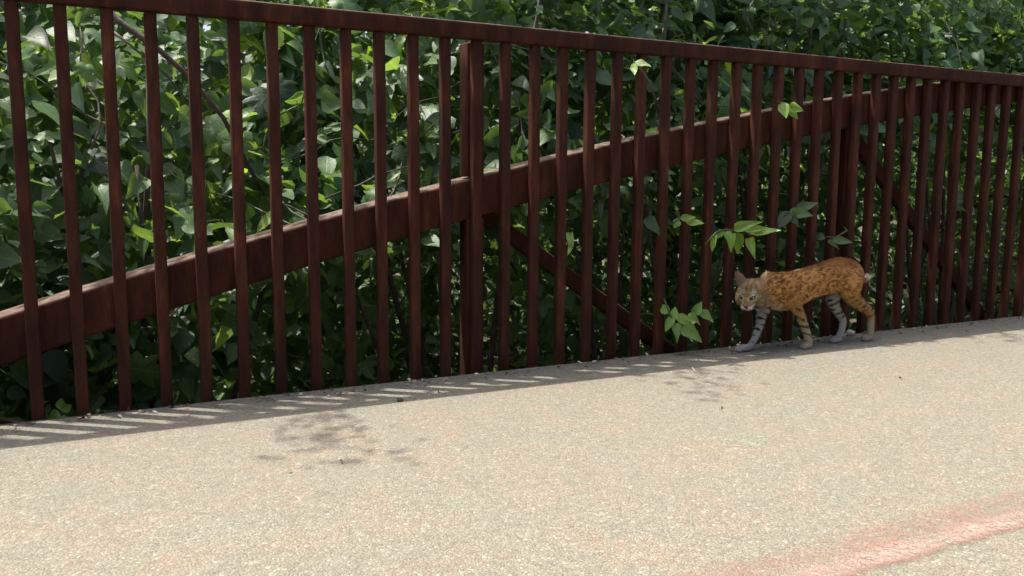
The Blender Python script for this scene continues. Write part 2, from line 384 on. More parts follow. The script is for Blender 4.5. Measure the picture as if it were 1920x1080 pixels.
def shrub(label, x, half, H, seed, lobed, size, n_clump, n_fill, ybase=0., zlow=-1.0, sprigs=(), singles=150, branches=(), shade=0):
    rng = np.random.default_rng(seed); root = empty('leafy_shrub', (x, 1.0+ybase, -2.0))
    tag(root, label, 'shrub', 'shrubs growing up behind the railing')
    inv = np.array([x, 1.0+ybase, -2.0]); out = np.array([0, -1., 0]); leaves = []
    for _ in range(n_clump):
        cx = x + rng.uniform(-1, 1)*half*1.08; cz = rng.uniform(zlow, H)
        if rng.random() < hollow(cx, cz)*(.82 if cz < .22 else .95): continue
        d = min(rng.exponential(.11), .6)
        cy = yfront(cx, cz, 3.3) + ybase + d + .10*((cx-x)/half)**2
        o = out + np.array([(cx-x)*.35, 0, 0])
        leaves += clump(np.array([cx, cy, cz]), o/np.linalg.norm(o), int(rng.integers(5, 11)), .085, size, lobed, rng, .58 + .24*nz(cx*1.7, cz*1.7, seed))
    score = []
    for i, lf in enumerate(leaves):
        q = project(lf[1])
        if q and -30 < q[0] < 1950 and -30 < q[1] < 800: score.append((lf[3]*lf[4]/q[2]**2*math.exp(-1.6*max(0, lf[1][1]-.35)), i))
    score.sort(reverse=True); pick = set(i for _, i in score[:singles])
    for i in pick:
        ty, p, R, s, wd, ti = leaves[i]
        o = bpy.data.objects.new('leaf', ME_LEAF[ty]); COL.objects.link(o); o.parent = root
        m4 = Matrix([list(R[r]*np.array([wd, s, s])) + [p[r]-inv[r]] for r in range(3)] + [[0,0,0,1]]); o.matrix_local = m4
    rest = [l for i, l in enumerate(leaves) if i not in pick]
    for _ in range(int(n_fill*1.7)):
        cz = rng.uniform(zlow-.5, H*.98); cx = x + rng.uniform(-1.15, 1.15)*half
        cy = yfront(cx, cz, 3.3) + ybase + .26 + abs(rng.normal(0, .7)) + .8*hollow(cx, cz)
        rest.append((('c', 0), np.array([cx, cy, cz]), frame(np.array([0, -.5, .7])+rng.normal(0, .6, 3), rng.normal(0, 1, 3)+[0, 0, -.5]), size*rng.uniform(.8, 1.5), size*rng.uniform(.9, 1.5), float(np.clip(rng.normal(.35, .16), 0, 1))))
    for _ in range(shade):      # flat leaf layer added to shade the hollow below
        cx, cy, cz = x + rng.uniform(-1.1, 1.1)*half, rng.uniform(.75, 3.3), rng.uniform(1.22, 1.85)
        rest.append((('c', 0), np.array([cx, cy, cz]), frame(np.array([0, -.15, 1.])+rng.normal(0, .35, 3), rng.normal(0, 1, 3)), rng.uniform(.12, .19), rng.uniform(.10, .17), float(np.clip(rng.normal(.45, .18), 0, 1))))
    rest = [(t, p-inv, R, s, wd, ti) for (t, p, R, s, wd, ti) in rest]
    massed('foliage', rest, M_LEAFN, root)
    for k in range(6):
        a = rng.uniform(-.4, .4, 2)*half; pts = []; z = 0.
        tx, ty_ = rng.uniform(-.8, .8)*half, rng.uniform(-.5, .2); tz = rng.uniform(2.2, H+1.6)
        for s in np.linspace(0, 1, 9):
            pts.append((a[0]+(tx-a[0])*s**1.5 + .05*nz(s*4, k, seed), a[1]*.5+(ty_-a[1]*.5)*s**1.3 + .05*nz(s*4, k+7, seed), tz*s))
        m = MB(); m.tube(pts, [.024*(1-s*.8)+.003 for s in np.linspace(0, 1, 9)], 6); link('stem', m.mesh('stem'), M_BARK, root)
    for k in range(9):      # thin vine stems looping over the outside
        ax_, az_ = x + rng.uniform(-.9, .9)*half, rng.uniform(-.3, 1.6); an = rng.uniform(.2, 2.9); pts = []
        for s in np.linspace(0, 1, 10):
            vx, vz = ax_ + math.cos(an)*s*.8 + .10*nz(s*3, k, seed), az_ + math.sin(an)*s*.8 + .10*nz(s*3, k+3, seed+1)
            pts.append(V((vx, yfront(vx, vz, 3.3) + ybase - .02 + .05*nz(s*4, k, seed+2), vz)) - V(inv))
        m = MB(); m.tube(pts, list(np.linspace(.0050, .0020, 10)), 5); link('vine', m.mesh('vine'), M_STEM if k % 2 else M_BARK, root)
    for pts, r_ in branches:
        m = MB(); m.tube([V(p)-V(inv) for p in pts], list(np.linspace(r_, r_*.6, len(pts))), 7); link('branch', m.mesh('branch'), M_BARK, root)
    for sp in sprigs: sprig(root, inv, *sp)
    return root
def sprig(root, inv, stem, lv, sunlit, tail, seed=0, k_=1.):
    """a twig that reaches out between the balusters; tail = where it leaves the shrub"""
    rng = np.random.default_rng(seed+int(abs(stem[0][0])*1000)); inv = V(inv)
    tailv = V(tail); s0 = V(stem[0]) if (V(stem[0])-tailv).length < (V(stem[-1])-tailv).length else V(stem[-1])
    path = [V(p) for p in stem]
    if s0 == path[-1]: path.reverse()
    pts = [tailv, tailv.lerp(path[0], .5) + V((0, 0, .03))] + path
    m = MB(); m.tube([p-inv for p in pts], list(np.linspace(.0065, .0030, len(pts))), 6); st = link('twig', m.mesh('twig'), M_STEM, root)
    for (B, T, wd) in lv:
        B, T = V(B), V(T); T = T + V((0, rng.uniform(-.05, .03), 0)); d = T-B; L = d.length*1.06
        toc = (CAM-B).normalized(); nrm = toc*.85 + V((0, 0, .40)) + V(rng.normal(0, .18, 3))
        R = frame(np.array(nrm), np.array(d)); me = (ME_SUNLIT[int(rng.integers(5))] if sunlit else ME_LEAF[('o', int(rng.integers(5)))])
        o = bpy.data.objects.new('leaf', me); COL.objects.link(o); o.parent = st
        p = B - inv; o.matrix_local = Matrix([list(R[r]*np.array([wd*1.12*k_, L*k_, L])) + [p[r]] for r in range(3)] + [[0,0,0,1]])

SPRIGS = {
 'hero': ([(2.621, -0.1, 0.493), (2.678, -0.1, 0.544), (2.739, -0.1, 0.557), (2.788, -0.1, 0.548), (2.845, -0.1, 0.545), (2.884, -0.1, 0.529)],
   [((2.679, -0.1, 0.541), (2.615, -0.1, 0.493), 0.031), ((2.72, -0.1, 0.555), (2.668, -0.1, 0.516), 0.033), ((2.733, -0.1, 0.547), (2.736, -0.1, 0.483), 0.036), ((2.777, -0.1, 0.539), (2.775, -0.1, 0.455), 0.041), ((2.814, -0.1, 0.541), (2.812, -0.1, 0.454), 0.058), ((2.782, -0.1, 0.551), (2.891, -0.1, 0.568), 0.048), ((2.851, -0.1, 0.545), (2.982, -0.1, 0.49), 0.044), ((2.878, -0.1, 0.515), (2.892, -0.1, 0.429), 0.044), ((2.838, -0.1, 0.55), (2.921, -0.1, 0.543), 0.024)]),
 'left': ([(2.48, -0.05, 0.587), (2.514, -0.05, 0.606), (2.549, -0.05, 0.607)],
   [((2.508, -0.05, 0.601), (2.492, -0.05, 0.564), 0.038), ((2.514, -0.05, 0.606), (2.582, -0.05, 0.6), 0.033), ((2.55, -0.05, 0.591), (2.62, -0.05, 0.552), 0.035)]),
 'right': ([(3.221, -0.05, 0.651), (3.168, -0.05, 0.631), (3.128, -0.05, 0.611)],
   [((3.161, -0.05, 0.631), (3.085, -0.05, 0.562), 0.056), ((3.175, -0.05, 0.628), (3.259, -0.05, 0.602), 0.051), ((3.155, -0.05, 0.624), (3.178, -0.05, 0.57), 0.04), ((3.167, -0.05, 0.641), (3.132, -0.05, 0.662), 0.035), ((3.194, -0.05, 0.641), (3.282, -0.05, 0.666), 0.046)]),
 'low': ([(2.435, -0.06, 0.255), (2.47, -0.06, 0.182), (2.507, -0.06, 0.136)],
   [((2.488, -0.06, 0.176), (2.444, -0.06, 0.097), 0.043), ((2.5, -0.06, 0.161), (2.596, -0.06, 0.154), 0.062), ((2.513, -0.06, 0.145), (2.625, -0.06, 0.037), 0.081), ((2.488, -0.06, 0.157), (2.469, -0.06, 0.201), 0.047), ((2.501, -0.06, 0.141), (2.493, -0.06, 0.045), 0.048), ((2.601, -0.06, 0.173), (2.611, -0.06, 0.231), 0.053), ((2.577, -0.06, 0.18), (2.603, -0.06, 0.134), 0.038), ((2.636, -0.06, 0.195), (2.67, -0.06, 0.115), 0.058), ((2.464, -0.06, 0.187), (2.416, -0.06, 0.242), 0.047)]),
 'cat': ([(3.561, -0.04, 0.531), (3.483, -0.04, 0.496), (3.424, -0.04, 0.503)],
   [((3.418, -0.04, 0.498), (3.351, -0.04, 0.53), 0.042), ((3.462, -0.04, 0.486), (3.545, -0.04, 0.452), 0.042), ((3.433, -0.04, 0.487), (3.45, -0.04, 0.455), 0.021)]),
 'rail': ([(2.321, -0.06, 1.191), (2.277, -0.06, 1.237), (2.244, -0.06, 1.256)],
   [((2.249, -0.06, 1.261), (2.321, -0.06, 1.196), 0.04), ((2.244, -0.06, 1.256), (2.219, -0.06, 1.194), 0.04)]),
 'chord': ([(3.053, -0.06, 1.136), (3.1, -0.06, 1.114), (3.134, -0.06, 1.106)],
   [((3.073, -0.06, 1.133), (3.105, -0.06, 1.037), 0.059), ((3.107, -0.06, 1.11), (3.195, -0.06, 1.089), 0.059), ((3.114, -0.06, 1.105), (3.165, -0.06, 1.049), 0.045)]),
 'leafl': ([(2.422, 0.03, 0.627), (2.4, 0.03, 0.599)],
   [((2.377, 0.03, 0.599), (2.437, 0.03, 0.532), 0.061)]),
 'pale': ([(1.651, 0.15, 0.643), (1.678, 0.15, 0.591)],
   [((1.668, 0.15, 0.587), (1.713, 0.15, 0.506), 0.067), ((1.649, 0.15, 0.596), (1.703, 0.15, 0.587), 0.044), ((1.663, 0.15, 0.578), (1.733, 0.15, 0.577), 0.049)]),
 'big': ([(4.425, 0.08, 0.747), (4.511, 0.08, 0.694)],
   [((4.493, 0.08, 0.7), (4.562, 0.08, 0.563), 0.119), ((4.468, 0.08, 0.677), (4.589, 0.08, 0.646), 0.077)]),
 'corner': ([(0.039, 0.03, -0.044), (0.06, 0.03, 0.004)],
   [((0.06, 0.03, 0.004), (0.028, 0.03, -0.015), 0.035), ((0.061, 0.03, 0.011), (0.069, 0.03, 0.052), 0.028), ((0.064, 0.03, 0.007), (0.096, 0.03, 0.025), 0.035), ((0.056, 0.03, -0.017), (0.076, 0.03, -0.005), 0.032)]),
}
def sp(k, sunlit, tail, seed=0, k_=1.): return (*SPRIGS[k], sunlit, tail, seed, k_)
shrub('large-leaved vine shrub behind the leftmost balusters, lit pale on top', -.75, .75, 2.5, 31, .18, .128, 300, 1000, singles=110,
      sprigs=[sp('corner', True, (-.2, .35, -.3))])
shrub('big lobed-leaf shrub seen between the left balusters above the low end of the beam', .55, .70, 2.45, 32, .14, .124, 380, 1000, singles=230,
      branches=[([(.25, .42, 1.40), (.315, .31, 1.314), (.442, .30, 1.223), (.52, .30, 1.153), (.66, .36, 1.0), (.85, .6, .7)], .013), ([(.30, .4, 1.29), (.345, .3, 1.235), (.456, .29, 1.14), (.561, .32, 1.011)], .005)])
shrub('bright leafy shrub just left of the first upright post', 1.75, .70, 2.4, 33, .10, .118, 370, 1000, singles=230,
      sprigs=[sp('pale', False, (1.75, .5, .75))])
shrub('dense shrub right of the first post with twigs poking out low through the balusters', 2.95, .70, 2.45, 24, .05, .106, 330, 1000, singles=200, shade=1300,
      sprigs=[sp('low', True, (2.55, .4, .10), 0, .85), sp('leafl', False, (2.6, .35, .7)), sp('rail', True, (2.75, .4, 1.0), 0, .75), sp('left', True, (2.9, .4, .62))])
shrub('shaded shrub behind the walking bobcat with one bright sunlit sprig above its head', 4.2, .75, 2.7, 25, .04, .100, 420, 1100, singles=180, shade=1300,
      sprigs=[sp('hero', True, (3.1, .42, .60)), sp('right', False, (3.5, .4, .7)), sp('cat', False, (3.9, .4, .55)), sp('chord', True, (3.3, .4, 1.05), 0, .8)])
shrub('small-leaved dark shrub behind the second post, right of the bobcat', 5.6, .80, 2.6, 26, .10, .105, 340, 1100, singles=130, shade=1300, sprigs=[sp('big', False, (4.7, .45, .8))])
shrub('fine twiggy shrub at the far right end of the railing', 7.2, .95, 2.7, 27, .08, .085, 360, 1100, singles=100, shade=1600)
shrub('last shrub along the railing, half outside the right edge', 9.2, 1.1, 2.8, 28, .08, .09, 200, 1000, singles=40)

# ------------------------------------------------------------------ trees behind
def sm01(a, b, x): t = max(0., min(1., (x-a)/(b-a))); return t*t*(3-2*t)
def tree(name, label, x, y, H, rad, seed, n, size, mat, low=-.9, trunk=.11, arms=(), cover=None):
    rng = np.random.default_rng(seed); root = empty(name, (x, y, -2.05)); tag(root, label, 'tree', 'trees behind the railing')
    inv = np.array([x, y, -2.05])
    pts = [(.15*nz(s*2, seed), .15*nz(s*2, seed, 5), s*(H*.86+2.05)) for s in np.linspace(0, 1, 10)]
    m = MB(); m.tube(pts, [trunk*(1-.85*s)+.01 for s in np.linspace(0, 1, 10)], 9); link('trunk', m.mesh('trunk'), M_BARK, root)
    leaves = []; tips = []
    for k in range(22):
        s = rng.uniform(.25, .95); i = int(s*9); st = V(pts[i]); a = rng.uniform(0, 2*math.pi)
        ln = rad*rng.uniform(.6, 1.05)*(1-.45*max(0, s-.5)); e = st + V((math.cos(a)*ln, math.sin(a)*ln, ln*rng.uniform(.05, .55)))
        mp = st.lerp(e, .5) + V((0, 0, .12*ln)); m = MB(); m.tube([st, mp, e], [trunk*.35, trunk*.2, .006], 6); link('limb', m.mesh('limb'), M_BARK, root)
        tips.append((st, e))
    cz = (H+low)/2; rz = (H-low)/2
    for _ in range(n):
        while True:
            d = rng.normal(0, 1, 3); d /= np.linalg.norm(d); rr = rng.uniform(.25, 1)**.45
            p = np.array([x+d[0]*rad*rr, y+d[1]*rad*rr, cz+d[2]*rz*rr])
            if nz(p[0]*.9, p[1]*.9, p[2]*.9+seed) > -.22: break
        for _k in range(4):
            q = p + rng.normal(0, .13, 3); o = np.array([d[0], d[1], .2])
            leaves.append((('o', int(rng.integers(5))) if rng.random() < .4 else ('c', 0), q-inv, frame(o*.5+np.array([0, 0, .7])+rng.normal(0, .5, 3), rng.normal(0, 1, 3)+np.array([0, 0, -.6])), size*rng.uniform(.7, 1.3), size*rng.uniform(.55, .9), float(np.clip(rng.normal(.5, .22) + .2*nz(p[0], p[2], seed), 0, 1))))
    for (A, B, cnt, sz) in arms:     # overhanging limbs
        A = V(A); B = V(B); mid = A.lerp(B, .55) + V((0, 0, .2)); m = MB()
        m.tube([V(p)-V(inv) for p in (A, mid, B)], [.035, .02, .006], 6); link('limb', m.mesh('limb'), M_BARK, root)
        for _k in range(cnt):
            s = rng.uniform(.95, 1.03); q = np.array(A.lerp(B, s)) + rng.normal(0, 1, 3)*np.array([.085, .10, .12])
            leaves.append((('o', int(rng.integers(5))), q-inv, frame(np.array([0, 0, .8])+rng.normal(0, .5, 3), rng.normal(0, 1, 3)+np.array([0, 0, -.4])), sz*rng.uniform(.7, 1.2), sz*rng.uniform(.28, .45), float(np.clip(rng.normal(.5, .2), 0, 1))))
    if cover:     # low overhanging boughs shading the strip along the railing
        for _k in range(cover[0]):
            gx, gy, z = rng.uniform(cover[1], cover[2]), rng.uniform(-.36, 1.35), rng.uniform(2.75, 4.1)
            edge = -.27 + .10*nz(gx*1.6, 5.5) - (.16*sm01(3.6, 5.0, gx) if nz(gx*2.1, 8.8) > 0 else 0)
            if gy < edge: continue
            dn = .03 + .90*sm01(2.0, 2.8, gx)
            if gy < .06: dn = max(dn, .7); dn *= 1-.50*max(sm01(.18, .06, abs(gx-.12)), sm01(.36, .24, abs(gx-1.55)), sm01(.22, .12, abs(gx-2.15)), sm01(.20, .12, math.hypot(gx-2.90, gy+.21)))
            if rng.random() > dn or nz(gx*2.3, gy*2.3, z*1.5) < -.38: continue
            q = np.array([gx-.277*z, gy+.216*z, z])
            leaves.append((('o', int(rng.integers(5))), q-inv, frame(np.array([0, 0, .8])+rng.normal(0, .5, 3), rng.normal(0, 1, 3)+np.array([0, 0, -.4])), .13*rng.uniform(.7, 1.2), .13*rng.uniform(.5, .75), float(np.clip(rng.normal(.5, .2), 0, 1))))
        for k in range(5):
            gx = cover[1] + (k+.5)/5*(cover[2]-cover[1]); m = MB()
            A = V((.1, .1, 4.2)); B = V((gx-1.0-x, 1.2-y, 5.6)); m.tube([A, A.lerp(B, .5)+V((0, 0, .25)), B], [.04, .025, .008], 6); link('limb', m.mesh('limb'), M_BARK, root)
    massed('crown', leaves, mat, root); return root
tree('broadleaf_tree', 'leafy tree standing deep behind the left balusters', -1.3, 3.4, 3.0, 1.6, 41, 1100, .13, M_LEAFN)
tree('broadleaf_tree', 'leafy tree whose crown shows over the rail left of the middle', 1.9, 3.5, 3.1, 1.7, 42, 1300, .125, M_LEAFN, cover=(1500, -1.6, 2.4))
tree('broadleaf_tree', 'mid green tree crown over the rail, above the bobcat', 5.0, 3.3, 3.2, 1.8, 43, 1400, .115, M_LEAFN, cover=(2500, 2.0, 5.2),
     arms=[((5.0, 3.2, 3.0), (3.05, .42, 4.4), 50, .055)])
tree('broadleaf_tree', 'darker tree crown over the rail near the right edge', 8.4, 3.2, 3.3, 1.9, 44, 1400, .11, M_LEAFN, cover=(1300, 4.8, 8.5))
tree('broadleaf_tree', 'tree filling the top right corner behind the railing end', 12.0, 3.9, 3.9, 2.2, 45, 1300, .12, M_LEAFN)
tree('broadleaf_tree', 'farther tree showing in gaps behind the left shrubs', .3, 7.2, 7.2, 2.6, 46, 1300, .17, M_LEAFN, trunk=.16,
     arms=[((.3, 7.0, 4.6), (-.31, .245, 4.0), 115, .060)])
tree('broadleaf_tree', 'farther tree showing in gaps behind the middle shrubs', 5.4, 7.4, 7.4, 2.8, 47, 1400, .17, M_LEAFN, trunk=.16,
     arms=[((5.4, 7.2, 4.6), (1.20, .375, 4.0), 95, .060)])
tree('broadleaf_tree', 'farther tree showing in gaps toward the right', 10.8, 7.8, 7.4, 2.9, 48, 1400, .17, M_LEAFN, trunk=.16)
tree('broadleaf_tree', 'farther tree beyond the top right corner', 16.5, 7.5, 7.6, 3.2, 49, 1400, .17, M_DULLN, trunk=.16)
for k, (tx_, ty_, th_) in enumerate(((-5.5, -7.6, 6.6), (-1.2, -8.2, 7.2), (3.4, -7.8, 6.8), (8.0, -8.0, 7.0))):   # unseen trees added behind the camera to shade the railing side
    tree('broadleaf_tree', 'unseen tree added behind the camera to shade the railing, ' + ('first', 'second', 'third', 'fourth')[k] + ' one from the left end', tx_, ty_, th_, 2.7, 61+k, 800, .30, M_DULLN, low=-1.6, trunk=.16)
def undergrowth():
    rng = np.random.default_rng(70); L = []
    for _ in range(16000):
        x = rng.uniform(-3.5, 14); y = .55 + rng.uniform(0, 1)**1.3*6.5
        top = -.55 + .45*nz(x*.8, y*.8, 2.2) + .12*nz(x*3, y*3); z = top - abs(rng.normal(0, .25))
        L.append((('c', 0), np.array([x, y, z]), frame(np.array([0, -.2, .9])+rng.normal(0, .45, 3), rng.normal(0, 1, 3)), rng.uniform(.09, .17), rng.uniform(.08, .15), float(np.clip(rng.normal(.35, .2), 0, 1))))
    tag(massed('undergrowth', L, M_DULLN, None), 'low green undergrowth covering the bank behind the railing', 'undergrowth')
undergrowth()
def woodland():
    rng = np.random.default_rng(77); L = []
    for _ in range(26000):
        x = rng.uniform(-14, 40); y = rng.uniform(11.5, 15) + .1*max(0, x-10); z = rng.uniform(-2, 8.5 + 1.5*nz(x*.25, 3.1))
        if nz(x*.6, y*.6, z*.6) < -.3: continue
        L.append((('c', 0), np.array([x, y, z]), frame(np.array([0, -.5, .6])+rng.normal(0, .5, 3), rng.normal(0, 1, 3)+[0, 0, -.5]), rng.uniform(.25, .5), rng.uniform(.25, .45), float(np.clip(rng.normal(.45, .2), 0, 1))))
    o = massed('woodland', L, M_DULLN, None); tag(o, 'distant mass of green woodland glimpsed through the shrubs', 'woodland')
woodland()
# ------------------------------------------------------------------ bobcat
def sm(a, b, x):
    t = max(0., min(1., (x-a)/(b-a))); return t*t*(3-2*t)
def bobcat():
    YC = -.172
    root = empty('bobcat', (3.2, YC, 0)); org = V((3.2, YC, 0))
    tag(root, 'tawny spotted bobcat walking left along the foot of the railing', 'animal')
    m = MB(); SK = []          # SK: (point, part, t, radius) for the coat map
    def loft(secs, part, k=18):
        """secs: (x,y,z, r in plane, r across)"""
        c = [V(s[:3]) for s in secs]; n0 = len(m.v)
        # densify with Catmull-Rom
        P = []; nn = len(secs); sub = 5
        for i in range(nn-1):
            for j in range(sub):
                t = j/sub; g = [np.array(secs[max(0, min(nn-1, q))], float) for q in (i-1, i, i+1, i+2)]
                P.append(.5*((2*g[1]) + (-g[0]+g[2])*t + (2*g[0]-5*g[1]+4*g[2]-g[3])*t*t + (-g[0]+3*g[1]-3*g[2]+g[3])*t**3))
        P.append(np.array(secs[-1], float)); L = len(P)
        for i, s in enumerate(P):
            a, b_ = P[max(0, i-1)], P[min(L-1, i+1)]; t = V(b_[:3]-a[:3]).normalized()
            lat = V((0, 1, 0)); lat = (lat - t*lat.dot(t)).normalized(); pl = t.cross(lat)
            for j in range(k):
                an = 2*math.pi*j/k; m.v.append(tuple(V(s[:3]) + pl*(math.cos(an)*s[3]) + lat*(math.sin(an)*s[4])))
            SK.append((V(s[:3]), part, i/(L-1), s[3]))
        for i in range(L-1):
            for j in range(k):
                q = (j+1) % k; m.f.append((n0+i*k+j, n0+(i+1)*k+j, n0+(i+1)*k+q, n0+i*k+q))
        m.f.append(tuple(n0+j for j in range(k))); e = n0+(L-1)*k; m.f.append(tuple(e+j for j in range(k))[::-1])
    AX = [V((1,0,0)), V((0,1,0)), V((0,0,1))]
    def ball(c, r, part, ax=AX):
        m.ellipsoid(c, ax, r if hasattr(r, '__len__') else (r,)*3, 14, 10); SK.append((V(c), part, 1., max(r) if hasattr(r, '__len__') else r))
    yc = YC
    # trunk: chest to rump
    T = [(2.885,.272,.052,.046),(2.912,.272,.070,.058),(2.950,.273,.084,.068),(3.005,.270,.092,.073),(3.062,.270,.092,.072),(3.134,.288,.083,.069),
         (3.207,.304,.079,.066),(3.275,.315,.081,.064),(3.341,.326,.086,.068),(3.404,.326,.088,.070),(3.455,.317,.081,.062),(3.492,.303,.058,.048),(3.508,.300,.030,.028)]
    loft([(x, yc + .10*(x-3.2)*.1, z+.001, r-.006 if r > .04 else r, w_-.005) for (x, z, r, w_) in T], 'trunk', 24)
    # shoulder blades and thighs give the trunk its planes
    for s, yy in ((-1, yc-.048), (1, yc+.048)):
        ball((2.995, yy, .300), (.050, .026, .055), 'trunk'); ball((3.410, yy, .290), (.060, .030, .066), 'trunk')
    # neck
    loft([(2.985,yc,.278,.074,.062),(2.925,yc-.006,.280,.066,.056),(2.870,yc-.018,.284,.056,.050),(2.815,yc-.032,.284,.048,.046)], 'neck', 18)
    # legs (x, y, z, r, rl)
    loft([(2.990,yc+.040,.245,0.0418,0.0310),(2.962,yc+.038,.200,0.0308,0.0250),(2.936,yc+.036,.164,0.0232,0.0209),(2.926,yc+.034,.123,0.0196,0.0180),(2.908,yc+.033,.080,0.0165,0.0161),(2.888,yc+.032,.043,0.0144,0.0144),(2.866,yc+.031,.020,0.0133,0.0144)], 'far_fore', 16)
    loft([(3.025,yc-.040,.270,0.0455,0.0327),(3.052,yc-.042,.222,0.0333,0.0267),(3.084,yc-.043,.176,0.0241,0.0224),(3.112,yc-.043,.130,0.0205,0.0193),(3.136,yc-.043,.083,0.0180,0.0177),(3.153,yc-.043,.043,0.0165,0.0169),(3.158,yc-.043,.021,0.0152,0.0169)], 'near_fore', 16)
    loft([(3.395,yc+.034,.270,0.0528,0.0327),(3.376,yc+.030,.218,0.0384,0.0267),(3.388,yc+.026,.176,0.0273,0.0217),(3.416,yc+.022,.136,0.0205,0.0177),(3.440,yc+.018,.102,0.0180,0.0152),(3.433,yc+.014,.064,0.0157,0.0144),(3.416,yc+.010,.034,0.0141,0.0144),(3.406,yc+.008,.020,0.0133,0.0144)], 'far_hind', 16)
    loft([(3.395,yc-.038,.300,0.0601,0.0327),(3.412,yc-.040,.252,0.0510,0.0310),(3.448,yc-.040,.212,0.0358,0.0250),(3.498,yc-.038,.180,0.0268,0.0209),(3.546,yc-.035,.153,0.0222,0.0177),(3.572,yc-.032,.122,0.0188,0.0161),(3.578,yc-.030,.086,0.0165,0.0152),(3.580,yc-.029,.050,0.0157,0.0152),(3.578,yc-.028,.026,0.0152,0.0161)], 'near_hind', 16)
    # paws with toes
    def paw(x, y, z, part, dx=-1., L=.034):
        ball((x+dx*L*.35, y, z+.015), (L, .022, .0155), part)
        for k, off in enumerate((-.016, -.006, .006, .016)):
            ball((x+dx*(L*.98+(.004 if k in (1, 2) else 0)), y+off*.85, z+.0085), (.012, .0065, .009), part)
    paw(2.850, yc+.031, .001, 'far_fore', -1, .050); paw(3.156, yc-.043, 0., 'near_fore', -1, .028)
    paw(3.402, yc+.008, 0., 'far_hind', -1, .032); paw(3.574, yc-.028, .0, 'near_hind', -1, .026)
    # bobbed tail
    loft([(3.492,yc,.312,.018,.017),(3.520,yc-.004,.300,.0145,.0145),(3.546,yc-.006,.300,.0125,.012),(3.560,yc-.006,.312,.0105,.010),(3.562,yc-.006,.324,.0075,.0075)], 'tail', 12)
    # head
    F = V((-.80, -.46, -.38)).normalized(); S = F.cross(V((0, 0, 1))).normalized(); U = S.cross(F).normalized()
    # S points to the cat's own right (away from the viewer's right)
    H = V((2.795, yc-.040, .284)); ax = [F, S, U]
    HS = 1.08
    def h(f_, s_, u_): return H + (F*f_ + S*s_ + U*u_)*HS
    def hball(c, r): ball(c, tuple(q*HS for q in r), 'head', ax)
    hball(h(-.005, 0, .004), (.056, .052, .047)); hball(h(.030, 0, -.006), (.040, .040, .036))
    hball(h(.056, 0, -.022), (.026, .026, .019)); hball(h(.052, 0, -.036), (.021, .019, .013))
    hball(h(.048, 0, .000), (.030, .0125, .013))
    for s in (-1, 1):
        hball(h(.014, s*.036, -.022), (.030, .022, .026))
        hball(h(-.010, s*.046, -.026), (.022, .019, .034))
        hball(h(-.014, s*.052, -.046), (.014, .011, .022))
        hball(h(.036, s*.021, .016), (.014, .015, .009))
        hball(h(.070, s*.0105, -.030), (.012, .012, .0095))
    def ear(base, tip, side, w_):
        base, tip = V(base), V(tip); d = (tip-base); L = d.length; d.normalize(); sd = (side - d*side.dot(d)).normalized(); th = d.cross(sd)
        n0 = len(m.v); st = 7
        for i in range(st):
            t = i/(st-1); r = w_*(1-t)**.75 + .0035; rt = .010*(1-t*.55)
            for j in range(10):
                an = 2*math.pi*j/10; m.v.append(tuple(base + d*(L*t) + sd*(math.cos(an)*r) + th*(math.sin(an)*rt)))
            SK.append((base+d*(L*t), 'ear', t, r))
        for i in range(st-1):
            for j in range(10):
                q = (j+1) % 10; m.f.append((n0+i*10+j, n0+(i+1)*10+j, n0+(i+1)*10+q, n0+i*10+q))
        m.f.append(tuple(n0+j for j in range(10))); e = n0+(st-1)*10; m.f.append(tuple(e+j for j in range(10))[::-1])
    ear(h(-.004, .030, .030), h(-.002, .054, .092), S, .027)          # far ear, pricked
    ear(h(-.010, -.036, .028), h(-.026, -.068, .086), S*.7-F*.7, .025)     # near ear, laid back
    raw = m.mesh('bobcat_raw'); tmp = bpy.data.objects.new('tmp_body', raw); COL.objects.link(tmp)
    bm = bmesh.new(); bm.from_mesh(raw); bmesh.ops.recalc_face_normals(bm, faces=bm.faces[:]); bm.to_mesh(raw); bm.free()
    md = tmp.modifiers.new('r', 'REMESH'); md.mode = 'VOXEL'; md.voxel_size = .0036
    ms = tmp.modifiers.new('s', 'SMOOTH'); ms.factor = .5; ms.iterations = 5
    dg = bpy.context.evaluated_depsgraph_get(); me = bpy.data.meshes.new_from_object(tmp.evaluated_get(dg))
    bpy.data.objects.remove(tmp); bpy.data.meshes.remove(raw); me.name = 'body'
    # ---- coat colours: the animal's own markings
    from mathutils import kdtree
    kd = kdtree.KDTree(len(SK))
    for i, s in enumerate(SK): kd.insert(s[0], i)
    kd.balance()
    C = lambda *c: np.array(c)
    OCH, RUF, PALE, GREY, BLK, CRM = C(.290,.140,.036), C(.200,.085,.019), C(.60,.40,.17), C(.42,.51,.68), C(.016,.016,.018), C(.56,.66,.82)
    cat_fwd = [F, S, U]
    def coat(p, nrm):
        best = None
        for (co, i, d) in kd.find_n(p, 6):
            q = d/SK[i][3]
            if best is None or q < best[0]: best = (q, i)
        _, part, t, _r = SK[best[1]]; q = p
        n1 = nz(q.x*38, q.y*38, q.z*38); n2 = nz(q.x*90, q.y*90, q.z*90); n3 = nz(q.x*11, q.y*11, q.z*11)
        col = OCH + (RUF-OCH)*sm(-.25, .4, n3)
        # pale reticulation streaming along the flank
        w_ = V((q.x*28 + n1*1.2 + q.z*10, q.y*28, q.z*54 + n1*1.2 - q.x*8)); dd = noise.voronoi(w_)[0]
        ed = dd[1]-dd[0]
        if part in ('trunk', 'neck', 'near_hind', 'far_hind', 'near_fore', 'far_fore'):
            k = 1-sm(.06, .26, ed); col = col + (PALE*1.15-col)*k*.95*sm(.405, .34, q.z)
            cen = 1-sm(.15, .42, dd[0]); col = col*(1-.40*cen*sm(-.1, .3, n1+.1))
